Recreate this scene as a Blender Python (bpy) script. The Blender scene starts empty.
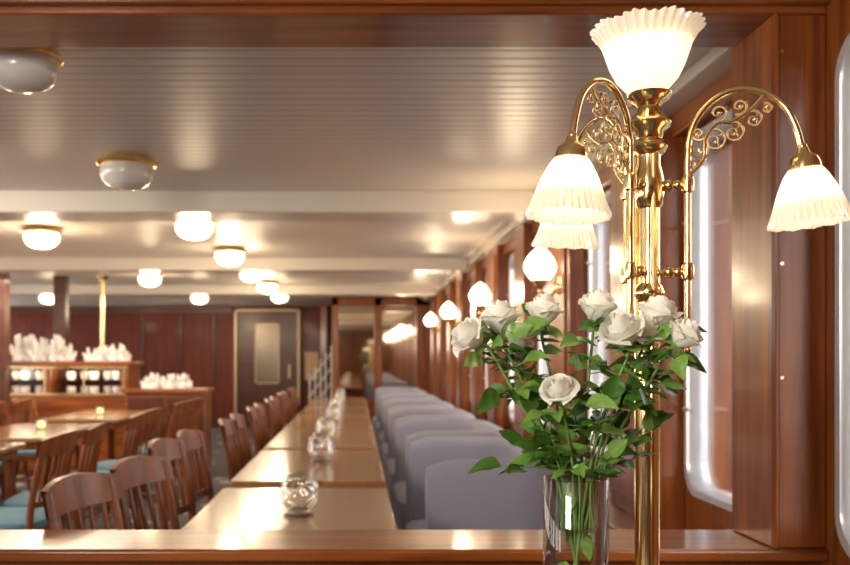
import bpy, math, random
from mathutils import Vector, Matrix
random.seed(7)
S = bpy.context.scene
COL = S.collection
pi = math.pi

# ------------------------------------------------------------ materials
def new_mat(name):
    m = bpy.data.materials.new(name); m.use_nodes = True
    nt = m.node_tree
    return m, nt, nt.nodes['Principled BSDF']

def plain(name, col, rough=.5, metal=0, coat=0, emis=0, ecol=None, bump=0, bscale=200, spec=.5):
    m, nt, b = new_mat(name)
    b.inputs['Base Color'].default_value = (*col, 1)
    b.inputs['Roughness'].default_value = rough
    b.inputs['Metallic'].default_value = metal
    b.inputs['Coat Weight'].default_value = coat
    b.inputs['Coat Roughness'].default_value = .08
    b.inputs['Specular IOR Level'].default_value = spec
    if emis:
        b.inputs['Emission Color'].default_value = (*(ecol or col), 1)
        b.inputs['Emission Strength'].default_value = emis
    if bump:
        tc = nt.nodes.new('ShaderNodeTexCoord'); n = nt.nodes.new('ShaderNodeTexNoise')
        n.inputs['Scale'].default_value = bscale
        bp = nt.nodes.new('ShaderNodeBump'); bp.inputs['Strength'].default_value = bump
        bp.inputs['Distance'].default_value = .002
        nt.links.new(tc.outputs['Object'], n.inputs['Vector'])
        nt.links.new(n.outputs['Fac'], bp.inputs['Height'])
        nt.links.new(bp.outputs['Normal'], b.inputs['Normal'])
    return m

def wood(name, c1, c2, axis='Z', rough=.3, coat=.35, scale=1.0, spec=.4):
    m, nt, b = new_mat(name)
    tc = nt.nodes.new('ShaderNodeTexCoord'); mp = nt.nodes.new('ShaderNodeMapping')
    s = [14*scale]*3; s['XYZ'.index(axis)] = .9*scale
    mp.inputs['Scale'].default_value = s
    n = nt.nodes.new('ShaderNodeTexNoise'); n.inputs['Scale'].default_value = 1.6
    n.inputs['Detail'].default_value = 6; n.inputs['Distortion'].default_value = .6
    cr = nt.nodes.new('ShaderNodeValToRGB')
    cr.color_ramp.elements[0].position = .35; cr.color_ramp.elements[0].color = (*c1, 1)
    cr.color_ramp.elements[1].position = .65; cr.color_ramp.elements[1].color = (*c2, 1)
    nt.links.new(tc.outputs['Object'], mp.inputs['Vector']); nt.links.new(mp.outputs['Vector'], n.inputs['Vector'])
    nt.links.new(n.outputs['Fac'], cr.inputs['Fac']); nt.links.new(cr.outputs['Color'], b.inputs['Base Color'])
    b.inputs['Roughness'].default_value = rough
    b.inputs['Specular IOR Level'].default_value = spec
    b.inputs['Coat Weight'].default_value = coat; b.inputs['Coat Roughness'].default_value = .10
    return m

W1,W2=(.15,.034,.006),(.33,.095,.018)
MAHOG_Z = wood('mahogany_vertical', W1, W2, 'Z')
MAHOG_X = wood('mahogany_cross', W1, W2, 'X')
MAHOG_Y = wood('mahogany_long', W1, W2, 'Y')
REDWOOD = wood('red_mahogany_panel', (.10,.017,.008), (.155,.029,.012), 'Z', rough=.5, coat=.05, spec=.25)
DARKWOOD = wood('dark_mahogany', (.06,.017,.008), (.10,.026,.013), 'X', coat=.1)
TABLEW = wood('table_walnut', (.30,.145,.055), (.40,.205,.082), 'Y', rough=.2, coat=.6)
CHAIRW = wood('chair_wood', (.15,.040,.010), (.26,.078,.020), 'Z', rough=.42, coat=.08, spec=.3)
BRASS = plain('polished_brass', (.92,.70,.33), .14, 1)
BRASSD = plain('brushed_brass', (.86,.65,.34), .26, 1)
STEEL = plain('window_steel', (.66,.67,.69), .3, .5)
WHITEP = plain('gloss_white_paint', (.73,.68,.60), .35, coat=.2)
CREAM = plain('cream_paint', (.62,.55,.45), .35)
BRASSF = plain('door_frame_bronze', (.45,.34,.20), .4, .5)
BLUE = plain('blue_seat_fabric', (.14,.26,.33), .9, bump=.3)
LAV = plain('lavender_grey_upholstery', (.33,.33,.40), .9, bump=.8, bscale=300)
NAPK = plain('white_linen', (.84,.82,.80), .9)
PORC = plain('white_porcelain', (.8,.78,.76), .3)
OPAL_OFF = plain('opal_glass_unlit', (.80,.78,.74), .2, coat=.3)
OPAL_ON = plain('opal_glass_lit', (1,.9,.75), .3, emis=4.5, ecol=(1,.85,.62))
SCONCE = plain('sconce_glass_lit', (1,.9,.75), .3, emis=4, ecol=(1,.83,.58))
BULB = plain('lamp_bulb', (1,.9,.8), .3, emis=10, ecol=(1,.85,.62))
LEAF = plain('rose_leaf', (.060,.155,.020), .36, spec=.5)
LEAF2 = plain('rose_leaf_light', (.16,.31,.055), .36, spec=.5)
STEM = plain('rose_stem', (.17,.31,.08), .5)
BEAD = plain('glass_bead_light', (1,.9,.7), .3, emis=3, ecol=(1,.85,.6))
CANDLE = plain('candle_glow', (.75,.75,.3), .3, emis=.9, ecol=(.9,.9,.4))
SHELFGLOW = plain('display_light', (1,.85,.6), .3, emis=30, ecol=(1,.82,.55))
POSTER = plain('poster_print', (.62,.40,.22), .6)
MIRROR = plain('mirror_glass', (.70,.62,.53), .04, 1)
SIGN = plain('door_glass', (.16,.13,.10), .25, .6)

def glassy(name, tint=(1,1,1), refl=.12, bump=0, vscale=60):
    m, nt, b = new_mat(name); nt.nodes.remove(b)
    out = nt.nodes['Material Output']
    tr = nt.nodes.new('ShaderNodeBsdfTransparent'); tr.inputs[0].default_value = (*tint, 1)
    gl = nt.nodes.new('ShaderNodeBsdfGlossy'); gl.inputs['Roughness'].default_value = .03
    mx = nt.nodes.new('ShaderNodeMixShader'); lw = nt.nodes.new('ShaderNodeLayerWeight')
    lw.inputs['Blend'].default_value = .35
    ad = nt.nodes.new('ShaderNodeMath'); ad.operation = 'MULTIPLY_ADD'
    ad.inputs[1].default_value = .6; ad.inputs[2].default_value = refl; ad.use_clamp = True
    nt.links.new(lw.outputs['Fresnel'], ad.inputs[0]); nt.links.new(ad.outputs[0], mx.inputs[0])
    nt.links.new(tr.outputs[0], mx.inputs[1]); nt.links.new(gl.outputs[0], mx.inputs[2])
    nt.links.new(mx.outputs[0], out.inputs['Surface'])
    if bump:
        tc = nt.nodes.new('ShaderNodeTexCoord'); v = nt.nodes.new('ShaderNodeTexVoronoi')
        v.inputs['Scale'].default_value = vscale
        bp = nt.nodes.new('ShaderNodeBump'); bp.inputs['Strength'].default_value = bump
        bp.inputs['Distance'].default_value = .01
        nt.links.new(tc.outputs['Object'], v.inputs['Vector']); nt.links.new(v.outputs['Distance'], bp.inputs['Height'])
        nt.links.new(bp.outputs['Normal'], gl.inputs['Normal'])
    return m
PANE = glassy('window_pane', (.97,.98,1), .02)
VGLASS = glassy('vase_glass', (.98,.99,.985), .03)
WATER = glassy('vase_water', (.95,.98,.95), .01)
CRACK = glassy('crackle_glass', (.97,.96,.94), .10, bump=.5, vscale=36)

def shade_mat():
    m, nt, b = new_mat('pleated_lamp_glass'); nt.nodes.remove(b)
    out = nt.nodes['Material Output']
    d = nt.nodes.new('ShaderNodeBsdfDiffuse'); d.inputs[0].default_value = (.90,.86,.79,1)
    t = nt.nodes.new('ShaderNodeBsdfTranslucent'); t.inputs[0].default_value = (.92,.83,.68,1)
    g = nt.nodes.new('ShaderNodeBsdfGlossy'); g.inputs['Roughness'].default_value = .12
    e = nt.nodes.new('ShaderNodeEmission'); e.inputs[0].default_value = (1,.90,.74,1); e.inputs[1].default_value = .14
    a = nt.nodes.new('ShaderNodeMixShader'); a.inputs[0].default_value = .5
    c = nt.nodes.new('ShaderNodeMixShader'); c.inputs[0].default_value = .12
    s = nt.nodes.new('ShaderNodeAddShader')
    L = nt.links.new
    L(d.outputs[0], a.inputs[1]); L(t.outputs[0], a.inputs[2]); L(a.outputs[0], c.inputs[1]); L(g.outputs[0], c.inputs[2])
    L(c.outputs[0], s.inputs[0]); L(e.outputs[0], s.inputs[1]); L(s.outputs[0], out.inputs['Surface'])
    return m
SHADE = shade_mat()

def petal_mat():
    m, nt, b = new_mat('rose_petal'); nt.nodes.remove(b)
    out = nt.nodes['Material Output']
    d = nt.nodes.new('ShaderNodeBsdfDiffuse'); d.inputs[0].default_value = (.99,.985,.93,1)
    t = nt.nodes.new('ShaderNodeBsdfTranslucent'); t.inputs[0].default_value = (.99,.97,.84,1)
    a = nt.nodes.new('ShaderNodeMixShader'); a.inputs[0].default_value = .28
    L = nt.links.new
    L(d.outputs[0], a.inputs[1]); L(t.outputs[0], a.inputs[2]); L(a.outputs[0], out.inputs['Surface'])
    return m
PETAL = petal_mat()

def carpet():
    m, nt, b = new_mat('patterned_carpet')
    tc = nt.nodes.new('ShaderNodeTexCoord'); v = nt.nodes.new('ShaderNodeTexVoronoi'); v.inputs['Scale'].default_value = 4.5
    cr = nt.nodes.new('ShaderNodeValToRGB')
    e = cr.color_ramp.elements
    e[0].position = .20; e[0].color = (.42,.36,.30,1); e[1].position = .30; e[1].color = (.09,.08,.088,1)
    nt.links.new(tc.outputs['Object'], v.inputs['Vector']); nt.links.new(v.outputs['Distance'], cr.inputs['Fac'])
    nt.links.new(cr.outputs['Color'], b.inputs['Base Color']); b.inputs['Roughness'].default_value = .95
    return m
CARPET = carpet()

def ceiling_mat():
    m, nt, b = new_mat('beadboard_ceiling')
    tc = nt.nodes.new('ShaderNodeTexCoord'); sx = nt.nodes.new('ShaderNodeSeparateXYZ')
    mu = nt.nodes.new('ShaderNodeMath'); mu.operation = 'MULTIPLY'; mu.inputs[1].default_value = 1/.075
    fr = nt.nodes.new('ShaderNodeMath'); fr.operation = 'FRACT'
    cr = nt.nodes.new('ShaderNodeValToRGB')
    e = cr.color_ramp.elements
    e[0].position = 0; e[0].color = (.1,.1,.1,1); e[1].position = .15; e[1].color = (1,1,1,1)
    mix = nt.nodes.new('ShaderNodeMix'); mix.data_type = 'RGBA'
    mix.inputs['A'].default_value = (.36,.335,.30,1); mix.inputs['B'].default_value = (.76,.715,.645,1)
    bp = nt.nodes.new('ShaderNodeBump'); bp.inputs['Strength'].default_value = .5; bp.inputs['Distance'].default_value = .004
    L = nt.links.new
    L(tc.outputs['Object'], sx.inputs[0]); L(sx.outputs['Y'], mu.inputs[0]); L(mu.outputs[0], fr.inputs[0]); L(fr.outputs[0], cr.inputs['Fac'])
    L(cr.outputs['Color'], mix.inputs['Factor']); L(mix.outputs['Result'], b.inputs['Base Color'])
    L(cr.outputs['Color'], bp.inputs['Height']); L(bp.outputs['Normal'], b.inputs['Normal'])
    b.inputs['Roughness'].default_value = .36
    return m
CEIL = ceiling_mat()

# ------------------------------------------------------------ mesh builder
class MB:
    def __init__(s): s.v=[]; s.f=[]; s.m=[]; s.mats=[]; s.cur=0
    def use(s, mat):
        if mat not in s.mats: s.mats.append(mat)
        s.cur = s.mats.index(mat); return s
    def add(s, vs, fs):
        o=len(s.v); s.v += [tuple(v) for v in vs]
        for f in fs: s.f.append([i+o for i in f]); s.m.append(s.cur)
        return s
    def box(s, x0,x1,y0,y1,z0,z1, M=None):
        vs=[Vector((x,y,z)) for z in (z0,z1) for y in (y0,y1) for x in (x0,x1)]
        if M: vs=[M@v for v in vs]
        return s.add(vs, [(0,2,3,1),(4,5,7,6),(0,1,5,4),(2,6,7,3),(0,4,6,2),(1,3,7,5)])
    def grid(s, fn, nu, nv, wrapu=False, wrapv=False):
        vs=[fn(i/(nu if wrapu else nu-1), j/(nv if wrapv else nv-1)) for i in range(nu) for j in range(nv)]
        fs=[]
        for i in range(nu if wrapu else nu-1):
            for j in range(nv if wrapv else nv-1):
                a=i*nv+j; b=((i+1)%nu)*nv+j; c=((i+1)%nu)*nv+(j+1)%nv; d=i*nv+(j+1)%nv
                fs.append((a,b,c,d))
        return s.add(vs,fs)
    def lathe(s, prof, n=32, c=(0,0,0), M=None, flute=0, amp=0, cap=False):
        vs=[]
        for p in prof:
            r,z=p[0],p[1]; a=p[2] if len(p)>2 else amp
            for k in range(n):
                t=2*pi*k/n; rr=r*(1+a*math.cos(flute*t)) if flute else r
                v=Vector((rr*math.cos(t), rr*math.sin(t), z))
                v = (M@v) if M else v+Vector(c)
                vs.append(v)
        fs=[]
        for i in range(len(prof)-1):
            for k in range(n):
                fs.append((i*n+k, i*n+(k+1)%n, (i+1)*n+(k+1)%n, (i+1)*n+k))
        if cap:
            fs.append(tuple(range(n))[::-1]); fs.append(tuple((len(prof)-1)*n+k for k in range(n)))
        return s.add(vs,fs)
    def ball(s, c, r, n=12, sz=1):
        prof=[(max(r*math.sin(pi*i/n),1e-5), -r*sz*math.cos(pi*i/n)) for i in range(n+1)]
        return s.lathe(prof, n*2, c)
    def tube(s, pts, r, n=10):
        pts=[Vector(p) for p in pts]; N=len(pts)
        rs = r if isinstance(r,(list,tuple)) else [r]*N
        up=None; vs=[]
        for i,p in enumerate(pts):
            t=(pts[min(i+1,N-1)]-pts[max(i-1,0)]).normalized()
            if up is None:
                up = Vector((0,0,1)) if abs(t.z)<.9 else Vector((1,0,0))
            x=(up-t*up.dot(t)).normalized(); y=t.cross(x); up=x
            for k in range(n):
                a=2*pi*k/n; vs.append(p+(x*math.cos(a)+y*math.sin(a))*rs[min(i,len(rs)-1)])
        fs=[]
        for i in range(N-1):
            for k in range(n): fs.append((i*n+k,i*n+(k+1)%n,(i+1)*n+(k+1)%n,(i+1)*n+k))
        fs.append(tuple(range(n))[::-1]); fs.append(tuple((N-1)*n+k for k in range(n)))
        return s.add(vs,fs)
    def mesh(s, name, angle=40):
        me=bpy.data.meshes.new(name); me.from_pydata(s.v,[],s.f); 
        for m in s.mats: me.materials.append(m)
        for i,p in enumerate(me.polygons): p.material_index=s.m[i]; p.use_smooth=True
        me.validate(); me.update()
        try: me.set_sharp_from_angle(angle=math.radians(angle))
        except Exception: pass
        return me
def obj(name, data, parent=None, loc=(0,0,0), rot=0, bevel=0):
    o=bpy.data.objects.new(name, data); COL.objects.link(o)
    o.location=loc; o.rotation_euler=(0,0,rot)
    if parent: o.parent=parent
    if bevel:
        b=o.modifiers.new('bevel','BEVEL'); b.width=bevel; b.segments=2; b.limit_method='ANGLE'
    return o
def empty(name, loc=(0,0,0), rot=0):
    return obj(name, None, None, loc, rot)
def simple(name, mat, boxes, bevel=0, parent=None):
    m=MB().use(mat)
    for b in boxes: m.box(*b)
    return obj(name, m.mesh(name), parent, bevel=bevel)
def cr(pts, n=8):
    P=[Vector(p) for p in pts]; P=[P[0]*2-P[1]]+P+[P[-1]*2-P[-2]]
    out=[]
    for i in range(1,len(P)-2):
        for k in range(n):
            t=k/n; a,b,c,d=P[i-1:i+3]
            out.append(.5*((2*b)+(c-a)*t+(2*a-5*b+4*c-d)*t*t+(3*b-a-3*c+d)*t**3))
    out.append(P[-2]); return out

# ------------------------------------------------------------ room shell
WX=1.20; CZ=2.22; XL=-7.0; YF=16.5; YB=-2.5
simple('floor', CARPET, [(XL-.2,WX+.3,YB,YF+.3,-.1,0)])
simple('ceiling', CEIL, [(XL-.2,WX+.3,YB,YF+.3,CZ,CZ+.1)])
beams=[(5.09,.125,.35),(8.5,.12,.35),(11.7,.12,.35)]
for i,(y,h,d) in enumerate(beams):
    simple('trim_ceiling_beam', WHITEP, [(XL,WX-.14,y,y+d,CZ-h,CZ)], bevel=.006)
simple('trim_ceiling_cornice', CREAM, [(WX-.14,WX,2.54,14.0,CZ-.07,CZ),(WX-.20,WX-.14,2.54,14.0,CZ-.03,CZ)], bevel=.006)

# window wall (right)
wins=[(1.91,.60),(2.93,.60),(4.25,.66),(5.50,.66),(6.60,.66),(7.85,.66),(8.90,.66),(10.10,.66),(11.15,.66),(12.35,.66),(13.4,.5)]
WZ0,WZ1=.80,2.04
bx=[(WX,WX+.16,YB,YF,0,WZ0),(WX,WX+.16,YB,YF,WZ1,CZ)]
e=YB
for c,w in wins:
    bx.append((WX,WX+.16,e,c-w/2,WZ0,WZ1)); e=c+w/2
bx.append((WX,WX+.16,e,YF,WZ0,WZ1))
simple('wall_right', MAHOG_Z, bx)
def rrect(w,h,r,n=7):
    pts=[]
    for q,(sx,sy) in enumerate([(1,1),(-1,1),(-1,-1),(1,-1)]):
        for k in range(n):
            a=q*pi/2+k/(n-1)*pi/2
            pts.append((sx*(w/2-r)+r*math.cos(a), sy*(h/2-r)+r*math.sin(a)))
    return pts
for i,(c,w) in enumerate(wins):
    par=empty('window_%d'%(i+1),(WX,c,(WZ0+WZ1)/2))
    h=WZ1-WZ0
    loops=[(rrect(w+.03,h+.03,.10),-.002),(rrect(w+.03,h+.03,.10),-.014),(rrect(w-.015,h-.015,.09),-.014),(rrect(w-.03,h-.03,.085),-.002),(rrect(w-.03,h-.03,.085),.06),(rrect(w+.0,h+.0,.012),.06),(rrect(w+.0,h+.0,.012),-.002)]
    mb=MB().use(STEEL); n=len(loops[0][0])
    vs=[(x,p[0],p[1]) for L,x in loops for p in L]
    fs=[(a*n+k,a*n+(k+1)%n,(a+1)*n+(k+1)%n,(a+1)*n+k) for a in range(len(loops)-1) for k in range(n)]
    mb.add(vs,fs); obj('frame',mb.mesh('frame'),par)
    g=MB().use(PANE).box(.03,.036,-w/2+.014,w/2-.014,-h/2+.014,h/2-.014); obj('pane',g.mesh('pane'),par)
    if i:
        k=MB().use(STEEL)
        for z in (-.33,.33):
            k.tube([(-.010,w/2-.03,z),(-.03,w/2-.03,z)],.008)
            k.tube([(-.03,w/2-.03,z),(-.03,w/2-.08,z)],.006)
        obj('latches',k.mesh('latches'),par)
pb=[]
PD=.10
for i in range(1,len(wins)-1):
    a=wins[i][0]+wins[i][1]/2+.04; b=wins[i+1][0]-wins[i+1][1]/2-.04
    pb.append((WX-PD,WX,a,b,.64,CZ-.07))
    if b-a>.45: pb.append((WX-PD-.012,WX-PD,a+.07,b-.07,.72,CZ-.14))
simple('trim_window_pilasters', MAHOG_Z, pb, bevel=.006)
simple('trim_window_head', MAHOG_Y, [(WX-.05,WX,2.54,14,WZ1+.03,CZ-.07)], bevel=.005)
simple('trim_window_sill', MAHOG_Y, [(WX-.24,WX,2.54,14,.60,.64),(WX-.21,WX,2.54,14,.02,.60)], bevel=.006)
simple('trim_window_sill.001', MAHOG_Y, [(WX-.05,WX,YB,2.20,.70,.74)], bevel=.006)
# exterior promenade: deck, rail
simple('deck_outside', plain('deck_planks',(.10,.095,.085),.7), [(WX+.3,WX+1.7,-2,30,-.1,0)])
rl=empty('deck_railing',(0,0,0))
mb=MB().use(plain('rail_paint',(.05,.055,.065),.5))
for z in (.35,.6,.85,1.1): mb.tube([(WX+1.5,-2,z),(WX+1.5,30,z)],.020 if z<1 else .032,8)
obj('rails',mb.mesh('rails'),rl)
mb=MB().use(plain('post_paint',(.05,.055,.065),.5))
for k in range(22): mb.tube([(WX+1.5,-2+k*1.5,0),(WX+1.5,-2+k*1.5,1.1)],.026,8)
obj('posts',mb.mesh('posts'),rl)
simple('harbour_water', plain('sea',(.035,.05,.06),.4,spec=.3), [(WX+1.9,WX+150,-80,300,-6,-5.9)])
simple('harbour_shore', plain('distant_shore',(.02,.03,.035),.9,bump=1,bscale=1,spec=.1), [(WX+80,WX+88,-60,290,-5.9,7)])

# other walls
simple('wall_far', REDWOOD, [(XL,WX+.1,YF,YF+.15,0,CZ)])
lb=[(XL-.15,XL,YB,YF,0,.8),(XL-.15,XL,YB,YF,1.95,CZ)]
y=YB
while y<YF: lb.append((XL-.15,XL,y,min(y+.6,YF),.8,1.95)); y+=1.7
simple('wall_left', MAHOG_Z, lb)
simple('wall_back', MAHOG_Z, [(XL,WX,YB-.15,YB,0,CZ)])
simple('baseboard_far', DARKWOOD, [(XL,WX,YF-.02,YF,0,.12)])
simple('trim_far_panels', DARKWOOD, [(x,x+.03,YF-.03,YF,.1,CZ) for x in (-4.6,-3.9,-3.2,-2.6)]+[(XL,-2.25,YF-.05,YF,CZ-.12,CZ)])

# far door
d=empty('door_1',(-1.60,YF,0))
mb=MB().use(BRASSF).box(-.60,-.55,-.12,0,0,2.16).box(.55,.60,-.12,0,0,2.16).box(-.60,.60,-.12,0,2.12,2.16)
obj('frame',mb.mesh('frame'),d,bevel=.005)
mb=MB().use(DARKWOOD).box(-.55,.55,-.06,0,0,2.12); obj('leaf',mb.mesh('leaf'),d)
mb=MB().use(BRASSF)
L1=rrect(.44,1.10,.05); L2=rrect(.40,1.06,.03)
n=len(L1); vs=[(p[0],-.09,p[1]+1.35) for p in L1]+[(p[0],-.09,p[1]+1.35) for p in L2]
mb.add(vs,[(k,(k+1)%n,n+(k+1)%n,n+k) for k in range(n)]); mb.box(.38,.42,-.10,-.06,.9,1.15); obj('window_ring',mb.mesh('ring'),d)
mb=MB().use(SIGN); mb.add([(p[0],-.075,p[1]+1.35) for p in L2],[tuple(range(n))]); obj('window_glass',mb.mesh('glass'),d)
pp=empty('framed_poster',(-.80,YF-.001,1.12))
obj('print',MB().use(POSTER).box(-.12,.12,-.02,0,-.25,.25).mesh('print'),pp)
obj('frame',MB().use(DARKWOOD).box(-.15,-.12,-.03,0,-.28,.28).box(.12,.15,-.03,0,-.28,.28).box(-.12,.12,-.03,0,.25,.28).box(-.12,.12,-.03,0,-.28,-.25).mesh('fr'),pp)
simple('trim_hall_post', MAHOG_Z, [(-.62,-.50,16.2,16.45,0,CZ)], bevel=.01)
st=empty('stair_railing',(-.56,15.2,0))
mb=MB().use(PORC)
for k in range(5): mb.tube([(-.20+k*.09,0,0),(-.20+k*.09,0,1.0+.12*k)],.014,8)
for z in (.0,.25,.5): mb.tube([(-.22,0,.45+z-.1),(.18,0,.98+z-.1)],.014,8)
obj('balusters',mb.mesh('bal'),st)

# glazed partition at end of row
pt=empty('glazed_partition',(0,14.0,0))
X0,X1=-.36,1.19
mb=MB().use(MAHOG_Z)
for a,b in ((X0,X0+.10),(.30,.42),(.95,X1)): mb.box(a,b,0,.1,0,CZ)
mb.box(X0,X1,.0,.1,CZ-.14,CZ-.0).box(X0,X1,0,.1,0,.62)
obj('frame',mb.mesh('frame'),pt,bevel=.008)
mb=MB().use(MIRROR).box(X0+.10,.30,.04,.06,.62,CZ-.14).box(.42,.95,.04,.06,.62,CZ-.14)
obj('mirror_panels',mb.mesh('mirror'),pt)

# ------------------------------------------------------------ foreground hatch frame
Y0,Y1=2.29,2.54
hf=empty('hatch_partition',(0,0,0))
mb=MB().use(MAHOG_X).box(-2.6,WX,Y0,Y1,2.145,CZ).box(-2.6,WX,Y0-.02,Y0,2.165,CZ).box(-2.6,WX,Y0-.035,Y0-.02,2.185,CZ)
obj('head_beam',mb.mesh('head'),hf,bevel=.006)
mb=MB().use(MAHOG_X).box(-2.6,WX,Y0-.015,Y1+.01,.752,.785).box(-2.6,WX,Y0+.03,Y1-.03,0,.752)
obj('counter_ledge',mb.mesh('ledge'),hf,bevel=.008)
mb=MB().use(MAHOG_Z).box(1.062,WX,Y0,Y1,.785,2.145).box(1.062,1.076,Y0-.012,Y0,.785,2.145).box(-2.6,-2.45,Y0,Y1,.785,2.145)
obj('jamb_posts',mb.mesh('jamb'),hf,bevel=.005)
mb=MB().use(BRASSD)
for z in (1.22,1.51,2.05):
    mb.tube([(1.085,Y0,z),(1.085,Y0-.004,z)],.005,12)
obj('cover_screws',mb.mesh('screws'),hf)

# ------------------------------------------------------------ ceiling lamps
def mk_ceiling(mat):
    g=MB().use(mat)
    g.lathe([(.10,-.035),(.118,-.045),(.125,-.07),(.12,-.10),(.098,-.130),(.06,-.148),(.02,-.154),(.001,-.154)],36)
    b=MB().use(BRASS)
    b.lathe([(.02,0),(.10,0),(.116,-.006),(.130,-.016),(.140,-.026),(.142,-.034),(.135,-.042),(.122,-.046),(.11,-.044)],72,flute=24,amp=.012)
    return g.mesh('glass_globe'), b.mesh('brass_rim')
GL_OFF,RIM=mk_ceiling(OPAL_OFF); GL_ON,_=mk_ceiling(OPAL_ON)
def point(name, loc, power, radius, col, parent):
    l=bpy.data.lights.new(name,'POINT'); l.energy=power; l.shadow_soft_size=radius; l.color=col
    o=bpy.data.objects.new(name,l); COL.objects.link(o); o.location=loc; o.parent=parent
    return o
WARM=(1,.77,.50)
def clamp_(x,y,on,p=11,sc=1):
    e=empty('ceiling_lamp',(x,y,CZ)); e.scale=(sc,sc,sc)
    obj('glass_globe',GL_ON if on else GL_OFF,e); obj('brass_rim',RIM,e)
    if on: point('bulb_light',(0,0,-.26),p,.1,WARM,e)
clamp_(-1.02,2.76,False,sc=.86); clamp_(-1.08,4.26,False)
for y in (6.05,7.75,9.4,11.1,12.9): clamp_(-1.08,y,True)
for y in (6.55,10.0,13.2): clamp_(-2.28,y,True,14)
for y in (6.55,10.0,13.2): clamp_(-4.5,y,True,14)

# ------------------------------------------------------------ sconces
def mk_sconce():
    b=MB().use(BRASS)
    M=Matrix.Rotation(-pi/2,4,'Y')
    b.lathe([(.001,.014),(.035,.012),(.045,.004),(.05,0)],24,M=M)
    b.tube(cr([(0,0,0),(-.04,0,-.05),(-.08,0,-.05),(-.10,0,-.0)],6),.008,8)
    b.lathe([(.006,-.02),(.02,-.01),(.035,.012),(.045,.03),(.035,.032)],24,(-.10,0,0))
    b.tube(cr([(-.02,0,0),(-.03,0,.05),(-.06,0,.03)],5),.005,6)
    b.ball((-.10,0,-.03),.012,8)
    g=MB().use(SCONCE)
    g.lathe([(.034,.02),(.062,.045),(.082,.078),(.086,.105),(.074,.14),(.050,.175),(.022,.20),(.006,.212),(.001,.214)],36,(-.10,0,0),flute=12,amp=.02)
    return b.mesh('brass_bracket'),g.mesh('glass_shade')
SB,SG=mk_sconce()
for y in (4.80,7.10,9.5,11.75):
    e=empty('wall_sconce',(WX-PD-.012,y,1.655))
    obj('brass_bracket',SB,e); obj('glass_shade',SG,e)
    point('bulb_light',(-.24,0,.14),6,.07,WARM,e)

# ------------------------------------------------------------ dining tables
def mk_table(L,W):
    t=MB().use(TABLEW).box(-W/2,W/2,-L/2,L/2,.718,.75)
    a=MB().use(CHAIRW).box(-W/2+.04,W/2-.04,-L/2+.04,L/2-.04,.665,.718)
    p=MB().use(CHAIRW)
    for s in (-1,1):
        p.lathe([(.05,.665),(.035,.6),(.03,.4),(.045,.2),(.055,.08),(.05,.06)],20,(0,s*L*.3,0))
        for q in (-1,1):
            p.tube([(0,s*L*.3,.12),(q*.10,s*L*.3,.08),(q*.19,s*L*.3,.022)],[.03,.028,.02],8)
    return t.mesh('top'),a.mesh('apron'),p.mesh('pedestals')
TM=mk_table(1.28,.66); TMs=mk_table(1.04,.66)
def table(x,y,T=TM):
    e=empty('dining_table',(x,y,0))
    obj('top',T[0],e,bevel=.006); obj('apron',T[1],e); obj('pedestals',T[2],e)
table(-.20,3.085,TMs)
for y in [4.44,5.85,7.25,8.65,10.05,11.45]: table(-.20,y)
row2=[(-2.35,4.9),(-2.35,6.5),(-2.35,8.3)]
for x,y in row2: table(x,y)
row3=[(-3.9,6.4),(-3.9,8.0)]
for x,y in row3: table(x,y)

def mk_globe():
    g=MB().use(CRACK); g.ball((0,0,.078),.068,16)
    g.lathe([(.0001,0),(.05,0),(.052,.008),(.035,.014),(.03,.02)],28)
    b=MB().use(BEAD); r=random.Random(3)
    for k in range(12):
        a=r.random()*2*pi; rr=.052*math.sqrt(r.random()); z=.078+(r.random()-.5)*.07
        b.ball((rr*math.cos(a),rr*math.sin(a),z),.0022,4)
    b.use(STEEL)
    for k in range(3):
        b.tube(cr([(r.uniform(-.04,.04),r.uniform(-.04,.04),.078+r.uniform(-.04,.04)) for q in range(6)],5),.0009,4)
    return g.mesh('glass_ball'),b.mesh('fairy_beads')
GB,GBe=mk_globe()
for i,y in enumerate([2.98,4.55,5.75,7.3,8.65,10.0,11.4]):
    e=empty('glass_ball_ornament',(-.185+.01*(i%2),y,.75)); obj('glass_ball',GB,e); obj('fairy_beads',GBe,e)
mb=MB().use(VGLASS).lathe([(.0001,0),(.035,0),(.04,.01),(.042,.09),(.039,.09),(.037,.012),(.0001,.01)],20)
VO=mb.mesh('votive_glass'); mb=MB().use(CANDLE).lathe([(.0001,.012),(.032,.012),(.034,.055),(.0001,.06)],16); VC=mb.mesh('candle')
for x,y in [(-2.35,4.9),(-2.3,6.6),(-2.35,8.3),(-3.9,6.4),(-3.85,8.0),(-2.5,6.2)]:
    e=empty('votive_candle',(x,y,.75)); obj('votive_glass',VO,e); obj('candle',VC,e)

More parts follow.
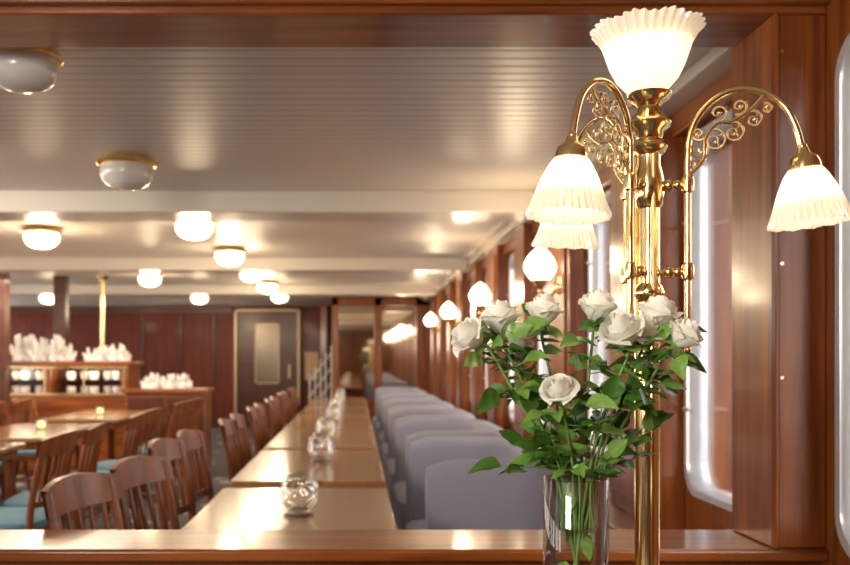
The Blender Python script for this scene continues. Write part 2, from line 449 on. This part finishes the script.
# ------------------------------------------------------------ dining chair (faces +X)
def mk_chair():
    W=.42
    f=MB().use(CHAIRW)
    for s in (-1,1):
        f.tube([(.20,s*.19,0),(.205,s*.19,.25),(.20,s*.195,.43)],[.014,.018,.021],8)
        f.tube(cr([(-.26,s*.185,0),(-.215,s*.19,.25),(-.20,s*.19,.45),(-.225,s*.188,.66),(-.268,s*.185,.86)],5),[.015]*5+[.018]*5+[.019]*5+[.015]*6,8)
        f.box(-.20,.20,s*.19-.011,s*.19+.011,.375,.425)
        f.tube([(.20,s*.19,.2),(-.215,s*.19,.22)],.010,8)
    f.box(.185,.207,-.19,.19,.375,.425); f.box(-.212,-.19,-.19,.19,.375,.425)
    f.tube([(0,-.19,.21),(0,.19,.21)],.010,8)
    b=MB().use(CHAIRW)
    def rail(z0,z1,x0,bow,th,crest=0,W=W):
        def fn(u,v):
            y=(u-.5)*W; bw=-bow*(1-(2*u-1)**2)
            loop=[(0,0),(th,0),(th,1),(0,1)][int(round(v*4))%4]
            z=z0+(z1-z0)*loop[1]; 
            if loop[1]: z+=crest*(1-(2*u-1)**2)
            lean=-(z-z0)*.22
            return (x0+bw+loop[0]+lean,y,z)
        b.grid(fn,13,4,wrapv=True)
    rail(.785,.87,-.258,.035,.022,.022,.42)
    rail(.53,.565,-.215,.02,.018,0,.38)
    for k in range(5):
        y=(k-2)*.066; bw=.035*(1-(y/.21)**2)
        b.tube([(-.208-bw*.55,y,.555),(-.225-bw*.8,y*1.02,.67),(-.248-bw,y*1.04,.80)],[.0085,.011,.009],6)
    c=MB().use(BLUE)
    def cf(u,v):
        a=2*pi*u; k=5.0
        ca,sa=math.cos(a),math.sin(a)
        sq=(abs(ca)**k+abs(sa)**k)**(-1/k)
        prof=[(1.0,0),(1.03,.015),(1.02,.035),(.9,.052),(.5,.060),(.001,.062)]
        r,z=prof[int(round(v*5))]
        return (sq*ca*.215*r, sq*sa*.205*r, .425+z)
    c.grid(cf,32,6,wrapu=True)
    return f.mesh('frame'),b.mesh('backrest'),c.mesh('seat_cushion')
CM=mk_chair()
def chair(x,y,rot=0):
    e=empty('dining_chair',(x,y,0),rot)
    obj('frame',CM[0],e); obj('backrest',CM[1],e); obj('seat_cushion',CM[2],e)
for x,y,r in [(-.625,2.84,-.24),(-.56,3.36,-.26),(-.62,4.16,-.14),(-.60,4.70,-.08),(-.53,5.60,0),(-.53,6.12,0),
              (-.53,7.0,.0),(-.53,7.52,0),(-.53,8.4,0),(-.53,8.92,0),(-.53,9.8,0),(-.53,10.3,0),(-.53,11.2,0),(-.53,11.75,0)]:
    chair(x,y,r)
for x,y in row2:
    for dy in (-.3,.3):
        chair(x+.58,y+dy,pi+random.uniform(-.25,.25)); chair(x-.58,y+dy,random.uniform(-.2,.2))
for x,y in row3:
    for dy in (-.3,.3): chair(x+.58,y+dy,pi+random.uniform(-.2,.2)); chair(x-.58,y+dy,random.uniform(-.2,.2))

# ------------------------------------------------------------ tub sofas (face -X)
def mk_sofa(L=1.16,D=.66,H=.86):
    t=.11
    path=[]; R=.22
    a=L/2-t/2; xb=D-t/2
    path.append((t/2,-a))
    for k in range(1,6): path.append((t/2+(xb-R-t/2)*k/5,-a))
    for k in range(1,7): an=-pi/2+k/6*pi/2; path.append((xb-R+R*math.cos(an),-a+R+R*math.sin(an)))
    for k in range(1,6): path.append((xb,-a+R+(2*a-2*R)*k/5))
    for k in range(1,7): an=k/6*pi/2; path.append((xb-R+R*math.cos(an),a-R+R*math.sin(an)))
    for k in range(1,6): path.append((xb-R-(xb-R-t/2)*k/5,a))
    P=[Vector((p[0],p[1],0)) for p in path]; N=len(P)
    prof=[(-.5,0),(-.5,.3),(-.5,.6),(-.5,.93),(-.43,.972),(-.25,.995),(0,1.0),(.25,.995),(.43,.972),(.5,.93),(.5,.6),(.5,.3),(.5,0)]
    m=MB().use(LAV); vs=[]
    for i,p in enumerate(P):
        tg=(P[min(i+1,N-1)]-P[max(i-1,0)]).normalized(); nn=Vector((tg.y,-tg.x,0))
        end=min(i,N-1-i); hh=H-(.035 if end==0 else .01 if end==1 else 0)
        for q,(o,z) in enumerate(prof):
            zz=.10+(hh-.10)*z
            vs.append(p+nn*o*t+Vector((0,0,zz)))
    n=len(prof)
    fs=[(i*n+k,i*n+k+1,(i+1)*n+k+1,(i+1)*n+k) for i in range(N-1) for k in range(n-1)]
    for base in (0,(N-1)*n):
        fs.append(tuple(base+k for k in range(n)))
    m.add(vs,fs)
    s=MB().use(LAV)
    def cf(u,v):
        a_=2*pi*u; ca,sa=math.cos(a_),math.sin(a_); k=7
        sq=(abs(ca)**k+abs(sa)**k)**(-1/k)
        pr=[(1,0),(1,.12),(.985,.15),(.92,.165),(.5,.175),(.001,.178)]; r,z=pr[int(round(v*5))]
        return (.285+sq*ca*.275*r, sq*sa*(L/2-t-.005)*r, .28+z)
    s.grid(cf,40,6,wrapu=True)
    b=MB().use(LAV).box(.03,D-.06,-L/2+t-.01,L/2-t+.01,.11,.28)
    f=MB().use(CHAIRW)
    for x in (.06,D-.08):
        for y in (-L/2+.07,L/2-.07): f.lathe([(.016,0),(.024,.10)],12,(x,y,0),cap=True)
    return m.mesh('tub_shell',60),s.mesh('seat_cushion'),b.mesh('seat_base'),f.mesh('feet')
SM=mk_sofa()
for y in (4.18,5.62,6.98,8.36,9.72,11.08,12.4):
    e=empty('tub_sofa',(.235,y,0))
    for nme,me in zip(('tub_shell','seat_cushion','seat_base','feet'),SM): obj(nme,me,e)

# ------------------------------------------------------------ buffet counter, posts, sideboard
bf=empty('buffet_counter',(-3.85,10.2,0))
mb=MB().use(MAHOG_X).box(-1.35,1.35,-.30,.35,0,.86).box(-1.38,1.38,-.34,.38,1.18,1.23).box(-1.35,-1.27,-.30,.35,.86,1.18).box(1.27,1.35,-.30,.35,.86,1.18).box(.42,.50,-.30,.35,.86,1.18)
obj('cabinet',mb.mesh('cab'),bf,bevel=.006)
mb=MB().use(DARKWOOD).box(-1.35,1.35,.28,.35,.86,1.18); obj('cabinet_back',mb.mesh('cb'),bf)
mb=MB().use(BRASSD).box(-1.35,1.35,-.31,-.30,.86,.885).box(-1.35,1.35,-.31,-.30,1.155,1.18)
for x in (-1.31,-.87,-.44,0,.44,.87,1.31): mb.box(x-.01,x+.01,-.312,-.30,.86,1.18)
obj('display_frame',mb.mesh('df'),bf)
mb=MB().use(PANE).box(-1.27,.42,-.295,-.29,.885,1.155).box(.50,1.27,-.295,-.29,.885,1.155).box(-1.27,.42,-.2,.2,1.02,1.026).box(.50,1.27,-.2,.2,1.02,1.026); obj('display_glass',mb.mesh('dg'),bf)
mb=MB().use(SHELFGLOW).box(-1.2,.40,-.22,-.19,1.155,1.175).box(.55,1.2,-.22,-.19,1.155,1.175); obj('strip_light',mb.mesh('sl'),bf)
mb=MB().use(PORC)
for zz in (.86,1.027):
    for k in range(19):
        if 12<k<14: continue
        mb.lathe([(.0001,zz),(.04,zz),(.055,zz+.05),(.05,zz+.09),(.046,zz+.09),(.0001,zz+.01)],14,(-1.17+k*.13,-.05+.1*(k%2),0))
obj('crockery',mb.mesh('plates'),bf)
def fans(name,x0,x1,y,z,n,hs,seed):
    r=random.Random(seed); mb=MB().use(NAPK); z+=.003
    for k in range(n):
        cx=r.uniform(x0,x1); cy=y+r.uniform(-.12,.12); h=hs*r.uniform(.6,1.0); a0=r.uniform(0,pi)
        for lobe in range(3):
            t0=(lobe-1)*.75
            def fn(u,v):
                th=t0+(u-.5)*.75*(1-v**3*.75); rad=v*h*(1 if lobe==1 else .8)
                lx=rad*math.sin(th)*.8; lz=rad*math.cos(th); pl=.03*v*(1-abs(2*u-1))
                return (cx+lx*math.cos(a0)-pl*math.sin(a0), cy+lx*math.sin(a0)+pl*math.cos(a0), z+max(lz,0))
            mb.grid(fn,7,6)
        mb.lathe([(.045,z),(.05,z+.03),(.02,z+.07)],10,(cx,cy,0))
    return obj(name,mb.mesh(name,20))
fans('folded_napkins',-3.80,-3.22,10.12,1.23,26,.31,1)
fans('folded_napkins.001',-2.98,-2.58,10.12,1.23,20,.20,2)
simple('wood_pillar', DARKWOOD, [(-3.48,-3.34,10.38,10.52,1.23,CZ)], bevel=.006)
simple('wood_pillar.001', DARKWOOD, [(-3.62,-3.48,8.94,9.08,0,CZ),(-3.64,-3.46,8.92,9.10,0,.12)], bevel=.006)
bp_=MB().use(BRASS).tube([(-2.93,10.45,1.23),(-2.93,10.45,CZ)],.026,16).lathe([(.06,1.23),(.06,1.26),(.036,1.28)],20,(-2.93,10.45,0)).lathe([(.036,CZ-.05),(.07,CZ)],20,(-2.93,10.45,0))
obj('brass_pole',bp_.mesh('brass_pole'))
sb=empty('sideboard',(-2.0,9.7,0))
mb=MB().use(MAHOG_X).box(-.42,.42,-.22,.22,.08,.90).box(-.45,.45,-.25,.25,.90,.94).box(-.38,.38,-.18,.18,0,.08)
obj('body',mb.mesh('body'),sb,bevel=.006)
mb=MB().use(DARKWOOD).box(-.40,-.01,-.235,-.22,.12,.86).box(.01,.40,-.235,-.22,.12,.86); obj('doors',mb.mesh('doors'),sb,bevel=.006)
fans('folded_napkins.002',-2.30,-1.78,9.70,.94,26,.17,3)

# ------------------------------------------------------------ foreground counter, lamp, vase
BZ=.84
sc=empty('serving_counter',(0,0,0))
mb=MB().use(MAHOG_X).box(-.2,.95,1.12,1.62,BZ-.035,BZ); obj('top',mb.mesh('top'),sc,bevel=.006)
mb=MB().use(MAHOG_X).box(-.15,.90,1.17,1.57,.0,BZ-.035); obj('body',mb.mesh('body'),sc,bevel=.004)

LX,LY=.474,1.45
lamp=empty('brass_candelabra_lamp',(LX,LY,0))
b=MB().use(BRASS)
b.lathe([(.0001,BZ),(.085,BZ),(.09,BZ+.01),(.08,BZ+.022),(.05,BZ+.032),(.032,BZ+.045),(.024,BZ+.06),(.0165,BZ+.068),(.0165,1.36),
  (.021,1.365),(.024,1.375),(.021,1.385),(.0165,1.39),(.0165,1.51),(.021,1.515),(.0235,1.535),(.0235,1.555),(.020,1.572),(.0175,1.580),(.0175,1.596),
  (.026,1.602),(.029,1.609),(.026,1.616),(.020,1.622),(.023,1.634),(.032,1.641),(.034,1.648),(.029,1.656),(.019,1.664),(.017,1.674),(.023,1.681),(.033,1.688),(.035,1.695),(.029,1.697),(.001,1.697)],48)
obj('column',b.mesh('column'),lamp)
b=MB().use(BRASS)
for a in (30,150,270):
    a=math.radians(a); b.tube([(.0195*math.cos(a),.0195*math.sin(a),BZ+.07),(.0195*math.cos(a),.0195*math.sin(a),1.595)],.0040,8)
obj('reeds',b.mesh('reeds'),lamp)
def pleat_shade(M, top):
    n=36*8; mb=MB().use(SHADE)
    if top:
        prof=[(.026,.0,.0),(.033,.011,.02),(.046,.027,.045),(.055,.047,.055),(.0615,.067,.06),(.067,.084,.06),(.075,.098,.06),(.0845,.108,.06),(.0835,.111,.06),(.073,.099,.06),(.065,.084,.06)]
    else:
        prof=[(.016,.0,.0),(.021,-.004,.02),(.030,-.018,.045),(.039,-.038,.055),(.0465,-.060,.06),(.052,-.076,.06),(.0580,-.090,.06),(.0570,-.093,.06),(.050,-.076,.06),(.0445,-.060,.06)]
    mb.lathe(prof,n,M=None,flute=36)
    vs=[]
    for i,v in enumerate(mb.v):
        ring=i//n; r,z,_=prof[ring]; t=2*pi*(i%n)/n
        wgt=max(0,(r-.055)/.03) if top else max(0,(r-.048)/.0125)
        zz=v[2]+(.0025*math.cos(9*t)*min(wgt,1) if top else -.0014*math.cos(12*t)*min(wgt,1))
        vs.append(tuple(M@Vector((v[0],v[1],zz))))
    mb.v=vs
    return mb.mesh('pleated_glass',75)
obj('top_glass_shade',pleat_shade(Matrix.Translation((-.004,0,1.691)),True),lamp)
bb=MB().use(BULB); bb.ball((0,0,1.742),.018,10); 
arms=[(-.163,-.15),(.213,-.08),(-.085,.20)]
for i,(ax,ay) in enumerate(arms):
    an=math.atan2(ay,ax); R=math.hypot(ax,ay)
    A=Matrix.Rotation(an,4,'Z')
    def W(u,z,s=0): return A@Vector((u,s,z))
    k=R/.222
    m=MB().use(BRASS)
    pts=[(.057,1.295),(.057,1.40),(.057,1.50),(.057,1.59),(.060,1.622),(.071,1.651),(.096,1.677),(.127,1.688),(.163,1.680),(.192,1.657),(.209,1.620),(.217,1.585)]
    m.tube([W(p.x*k,p.z) for p in cr([(u,0,z) for u,z in pts],6)],.0050,12)
    m.ball(W(.057*k,1.295),.009,8); m.ball(W(.057*k,1.283),.005,8)
    for z in (1.407,1.546):
        m.tube([W(.015,z),W(.057*k,z)],.0050,10)
        m.ball(W(.030,z),.0095,8,); m.ball(W(.043,z),.008,8)
        m.lathe([(.0055,-.014),(.009,-.011),(.010,0),(.009,.011),(.0055,.014)],16,M=A@Matrix.Translation((.057*k,0,z)))
    Tm=Matrix.Translation(W(.218*k,0)+Vector((0,0,1.578)))
    Tm=Tm@Matrix.Rotation(-.10,4,A@Vector((0,1,0)))
    m.lathe([(.004,.016),(.008,.012),(.010,.004),(.014,.001),(.020,-.004),(.023,-.012),(.024,-.022),(.021,-.024),(.010,-.02)],28,M=Tm)
    m.ball(Tm@Vector((0,0,.014)),.007,8)
    obj('arm_%d'%(i+1),m.mesh('arm'),lamp)
    obj('glass_shade_%d'%(i+1),pleat_shade(Tm@Matrix.Translation((0,0,-.012)),False),lamp)
    f=MB().use(BRASSD)
    def scroll(cx,cz,r0,r1,a0,turns,th=.0024):
        n=int(26*abs(turns))+4; P=[]
        for q in range(n):
            t=q/(n-1); r=r0+(r1-r0)*t; a=a0+turns*2*pi*t
            P.append(W((cx+r*math.cos(a))*k,cz+r*math.sin(a)))
        f.tube(P,[th*(1-.5*q/(n-1)) for q in range(n)],6); f.ball(P[-1],th*1.5,5); return P
    stemp=[(.060,1.56),(.080,1.585),(.082,1.615),(.098,1.638),(.120,1.640),(.145,1.655),(.165,1.676)]
    f.tube([W(p.x*k,p.z) for p in cr([(u,0,z) for u,z in stemp],6)],.0030,8)
    for args in [(.078,1.598,.016,.003,2.6,1.3),(.072,1.625,.012,.002,-.5,-1.3),(.095,1.612,.018,.003,1.6,-1.4),(.100,1.655,.015,.002,-2,1.3),
                 (.122,1.622,.017,.003,1.8,-1.4),(.130,1.662,.013,.002,-2,1.3),(.150,1.640,.014,.002,1.9,-1.3),(.068,1.575,.010,.002,0,1.2),(.168,1.655,.009,.002,1.9,-1.1)]:
        P=scroll(*args)
        for j in (3,10):
            if j<len(P)-3:
                c=P[j]; tg=(P[j+1]-P[j-1]).normalized(); out_=(A@Vector((0,1,0))).cross(tg)
                f.tube([c,c+out_*.004+tg*.003,c+out_*.008+tg*.001],[.0016,.0024,.0006],5)
    obj('scroll_filigree_%d'%(i+1),f.mesh('filigree'),lamp)
    bb.ball(Tm@Vector((0,0,-.050)),.012,8,1.2)
    point('bulb_light_%d'%(i+1),Tm@Vector((0,0,-.070)),.22,.014,(1,.86,.68),lamp)
obj('bulbs',bb.mesh('bulbs'),lamp)
point('bulb_light_top',(0,0,1.770),.28,.018,(1,.86,.68),lamp)

# vase with roses
VX,VY=.319,1.30
vase=empty('rose_vase',(VX,VY,BZ))
VH=1.098-BZ
g=MB().use(VGLASS).lathe([(.0001,0),(.045,0),(.047,.004),(.047,VH-.002),(.0455,VH),(.0435,VH-.002),(.0435,.016),(.0001,.014)],48)
obj('glass_cylinder',g.mesh('glass'),vase)
g=MB().use(WATER).lathe([(.0001,.017),(.0425,.017),(.0425,VH-.07),(.0001,VH-.07)],40); obj('water',g.mesh('water'),vase)
pet=MB().use(PETAL); lf=MB(); stm=MB().use(STEM)
rr=random.Random(11)
def leaf(p, d, L, Wd, droop=.5):
    p=Vector(p); d=Vector(d).normalized()
    side=d.cross(Vector((rr.uniform(-1.1,1.1),rr.uniform(-1.6,.3),1))).normalized()
    up=side.cross(d).normalized()
    fold=rr.uniform(.1,.45); tw=rr.uniform(-.3,.3); ph=rr.uniform(0,6)
    def fn(u,v):
        s_=2*v-1; w=Wd*(math.sin(pi*min(u**.70,1))**.9)*(1+.07*math.sin(u*46))
        q=p+d*(L*u)+side*(s_*w)+up*(abs(s_)*w*fold+.07*w*math.sin(u*13+s_*3+ph)) + side*(tw*L*u*u*.4)
        q.z-=droop*L*u*u*.5
        return q
    lf.grid(fn,16,5)
def rose(c, d, s):
    d=Vector(d).normalized(); q=d.to_track_quat('Z','Y').to_matrix().to_4x4()
    M=Matrix.Translation(c)@q
    rot0=rr.random()*6.28
    layers=[(3,.24,1.14,1.1,-.06),(3,.38,1.13,1.1,-.03),(4,.53,1.10,.95,.03),(4,.68,1.06,.95,.08),(5,.84,1.0,.80,.20),(5,.98,.90,.78,.42)]
    for li,(n,R,H,hw,curl) in enumerate(layers):
        for kk in range(n):
            th0=rot0+li*.75+2*pi*kk/n+rr.uniform(-.18,.18); hj=H*rr.uniform(.92,1.05); pw=rr.uniform(-.05,.05); cj=curl*rr.uniform(.6,1.6)
            def fn(u,v):
                uu=2*u-1
                w=hw*(.35+.75*math.sin(min(v,1)*pi*.60))*1.15
                th=th0+uu*w
                pr=math.sin(min(v*1.3,1)*pi/2)**.75*(1 if li else (1-.35*v))
                rad=s*(.10+R*.92*pr*(1-.16*max(v-.5,0)*(li<4)) + cj*max(v-.60,0)**1.3*2.6 + (.06+pw)*uu*uu*(v>.5) + .05*uu + .015*math.sin(uu*7+th0*5)*v)
                z=s*(-.15+1.90*hj*v*(1-.20*abs(uu)**2.2*v) - cj*1.3*max(v-.72,0)*2)
                return M@Vector((rad*math.cos(th),rad*math.sin(th),z))
            pet.grid(fn,11,12)
    lf.use(LEAF2)
    for kk in range(5):
        a=2*pi*kk/5+rr.random()*.4
        leaf(M@Vector((0,0,-.1*s)), q@Vector((math.cos(a),math.sin(a),-.1)), s*1.0, s*.24, .3)
    stm.ball(M@Vector((0,0,-.15*s)),s*.30,8)
roses=[((.176,1.27,1.290),(-.75,-.2,.5),.0215),((.212,1.30,1.308),(-.15,-.15,1),.0225),((.277,1.33,1.320),(.05,-.1,1),.0215),
       ((.350,1.31,1.326),(.1,-.3,1),.0220),((.378,1.26,1.290),(-.35,-.45,.8),.0240),((.434,1.30,1.314),(.15,-.2,1),.0235),
       ((.450,1.26,1.290),(.5,-.35,.7),.0195),((.412,1.29,1.292),(.0,-.5,.8),.0210),((.280,1.225,1.214),(-.3,-.55,.75),.0185),((.245,1.33,1.272),(-.2,-.2,1),.0160)]
neck=Vector((VX,VY,1.10))
for c,d,s in roses:
    c=Vector(c); dd=Vector(d).normalized(); end=c-dd*s*.35
    off=(end-neck); nk=neck+Vector((max(-.03,min(.03,off.x*.25)),max(-.03,min(.03,off.y*.3)),0))
    bot=Vector((VX-(nk.x-VX)*.8,VY-(nk.y-VY)*.8+rr.uniform(-.01,.01),BZ+.025))
    mid=nk.lerp(end,.5)+Vector((0,0,.012))
    P=cr([bot,nk,mid,end-dd*.012,end],8)
    stm.tube(P,.0022,7)
    rose(c,d,s)
    for t in (.50,.57,.64,.71,.79,.86):
        q=P[int(t*(len(P)-1))]
        if q.z<1.10: continue
        a=rr.random()*2*pi
        dr=Vector((math.cos(a)*.9,math.sin(a)*.6-.35,rr.uniform(-.4,.6))).normalized()
        Lp=rr.uniform(.010,.024)
        pe=q+dr*Lp; 
        stm.tube([q,pe,pe+dr*.02],.0010,5)
        sd=dr.cross(Vector((0,0,1))).normalized()
        lf.use(LEAF if rr.random()<.55 else LEAF2)
        L=rr.uniform(.034,.050)
        leaf(pe+dr*.02,dr,L,L*.30,rr.uniform(.0,.9))
        leaf(pe,(dr*.7+sd),L*.8,L*.25,rr.uniform(.0,.9)); leaf(pe,(dr*.7-sd),L*.8,L*.25,rr.uniform(.0,.9))
for k in range(36):
    a=rr.random()*2*pi; el=rr.uniform(.10,1.4)
    dr=Vector((math.cos(a)*math.cos(el)*1.1,math.sin(a)*math.cos(el)*.6-.15,math.sin(el)))
    ln=rr.uniform(.03,.12); st_=neck+Vector((rr.uniform(-.03,.03),rr.uniform(-.025,.025),.002)); en=st_+dr*ln
    stm.tube(cr([st_-Vector((0,0,.08)),st_,en],5),.0012,5)
    lf.use(LEAF if rr.random()<.55 else LEAF2)
    sd=dr.cross(Vector((0,0,1))).normalized(); L=rr.uniform(.038,.052); q=st_.lerp(en,.65)
    leaf(en,dr,L,L*.30,rr.uniform(.1,1))
    leaf(q,dr*.8+sd,L*.85,L*.26,rr.uniform(.1,1)); leaf(q,dr*.8-sd,L*.85,L*.26,rr.uniform(.1,1))
for k in range(10):
    lf.use(LEAF2); a=rr.random()*6.28
    leaf((VX+.015*math.cos(a),VY+.015*math.sin(a),rr.uniform(.97,1.08)),(math.cos(a)*.3,math.sin(a)*.3,-1),.035,.010,0)
ofs=Vector((-VX,-VY,-BZ))
for nme,mm in (('rose_blooms',pet),('rose_leaves',lf),('rose_stems',stm)):
    obj(nme,mm.mesh(nme,80),vase,loc=ofs)

# ------------------------------------------------------------ lights
w=bpy.data.worlds.new('overcast_sky'); S.world=w; w.use_nodes=True
bg=w.node_tree.nodes['Background']; bg.inputs[0].default_value=(1,.98,.96,1); bg.inputs[1].default_value=5.5
def area(name,loc,tgt,size,power,col):
    l=bpy.data.lights.new(name,'AREA'); l.energy=power; l.size=size; l.color=col
    o=bpy.data.objects.new(name,l); COL.objects.link(o); o.location=loc
    o.rotation_euler=(Vector(tgt)-Vector(loc)).to_track_quat('-Z','Y').to_euler(); return o
area('saloon_fill_behind',(-1.5,-.9,2.0),(.32,1.35,1.28),1.0,85,(1,.91,.79))  # added fill from behind the camera, aimed at the bouquet; no fitting there
area('saloon_fill_front',(-2.5,3.9,2.1),(-2.2,5,0),1.2,42,(1,.86,.70))  # added fill over the near side tables, not a room lamp
area('saloon_fill_mid',(-2.9,8.4,2.05),(-2.9,8.4,0),1.6,52,(1,.83,.63))  # added fill brightening the middle of the room, belongs to no fitting
area('saloon_fill_far',(-2.6,14.6,2.05),(-2.9,16,.8),1.6,22,(1,.80,.60))  # added fill towards the far wall, no lamp modelled for it

# ------------------------------------------------------------ camera
cam=bpy.data.cameras.new('camera'); co=bpy.data.objects.new('camera',cam); COL.objects.link(co)
co.location=(0,0,1.27); co.rotation_euler=(pi/2,0,0)
cam.sensor_width=36; cam.lens=900/850*36
cam.shift_x=(425-355)/850; cam.shift_y=(358-282.5)/850
cam.clip_start=.02; cam.clip_end=600
cam.dof.use_dof=True; cam.dof.focus_distance=1.36; cam.dof.aperture_fstop=5.6
S.camera=co
S.view_settings.view_transform='Standard'
S.view_settings.exposure=.25
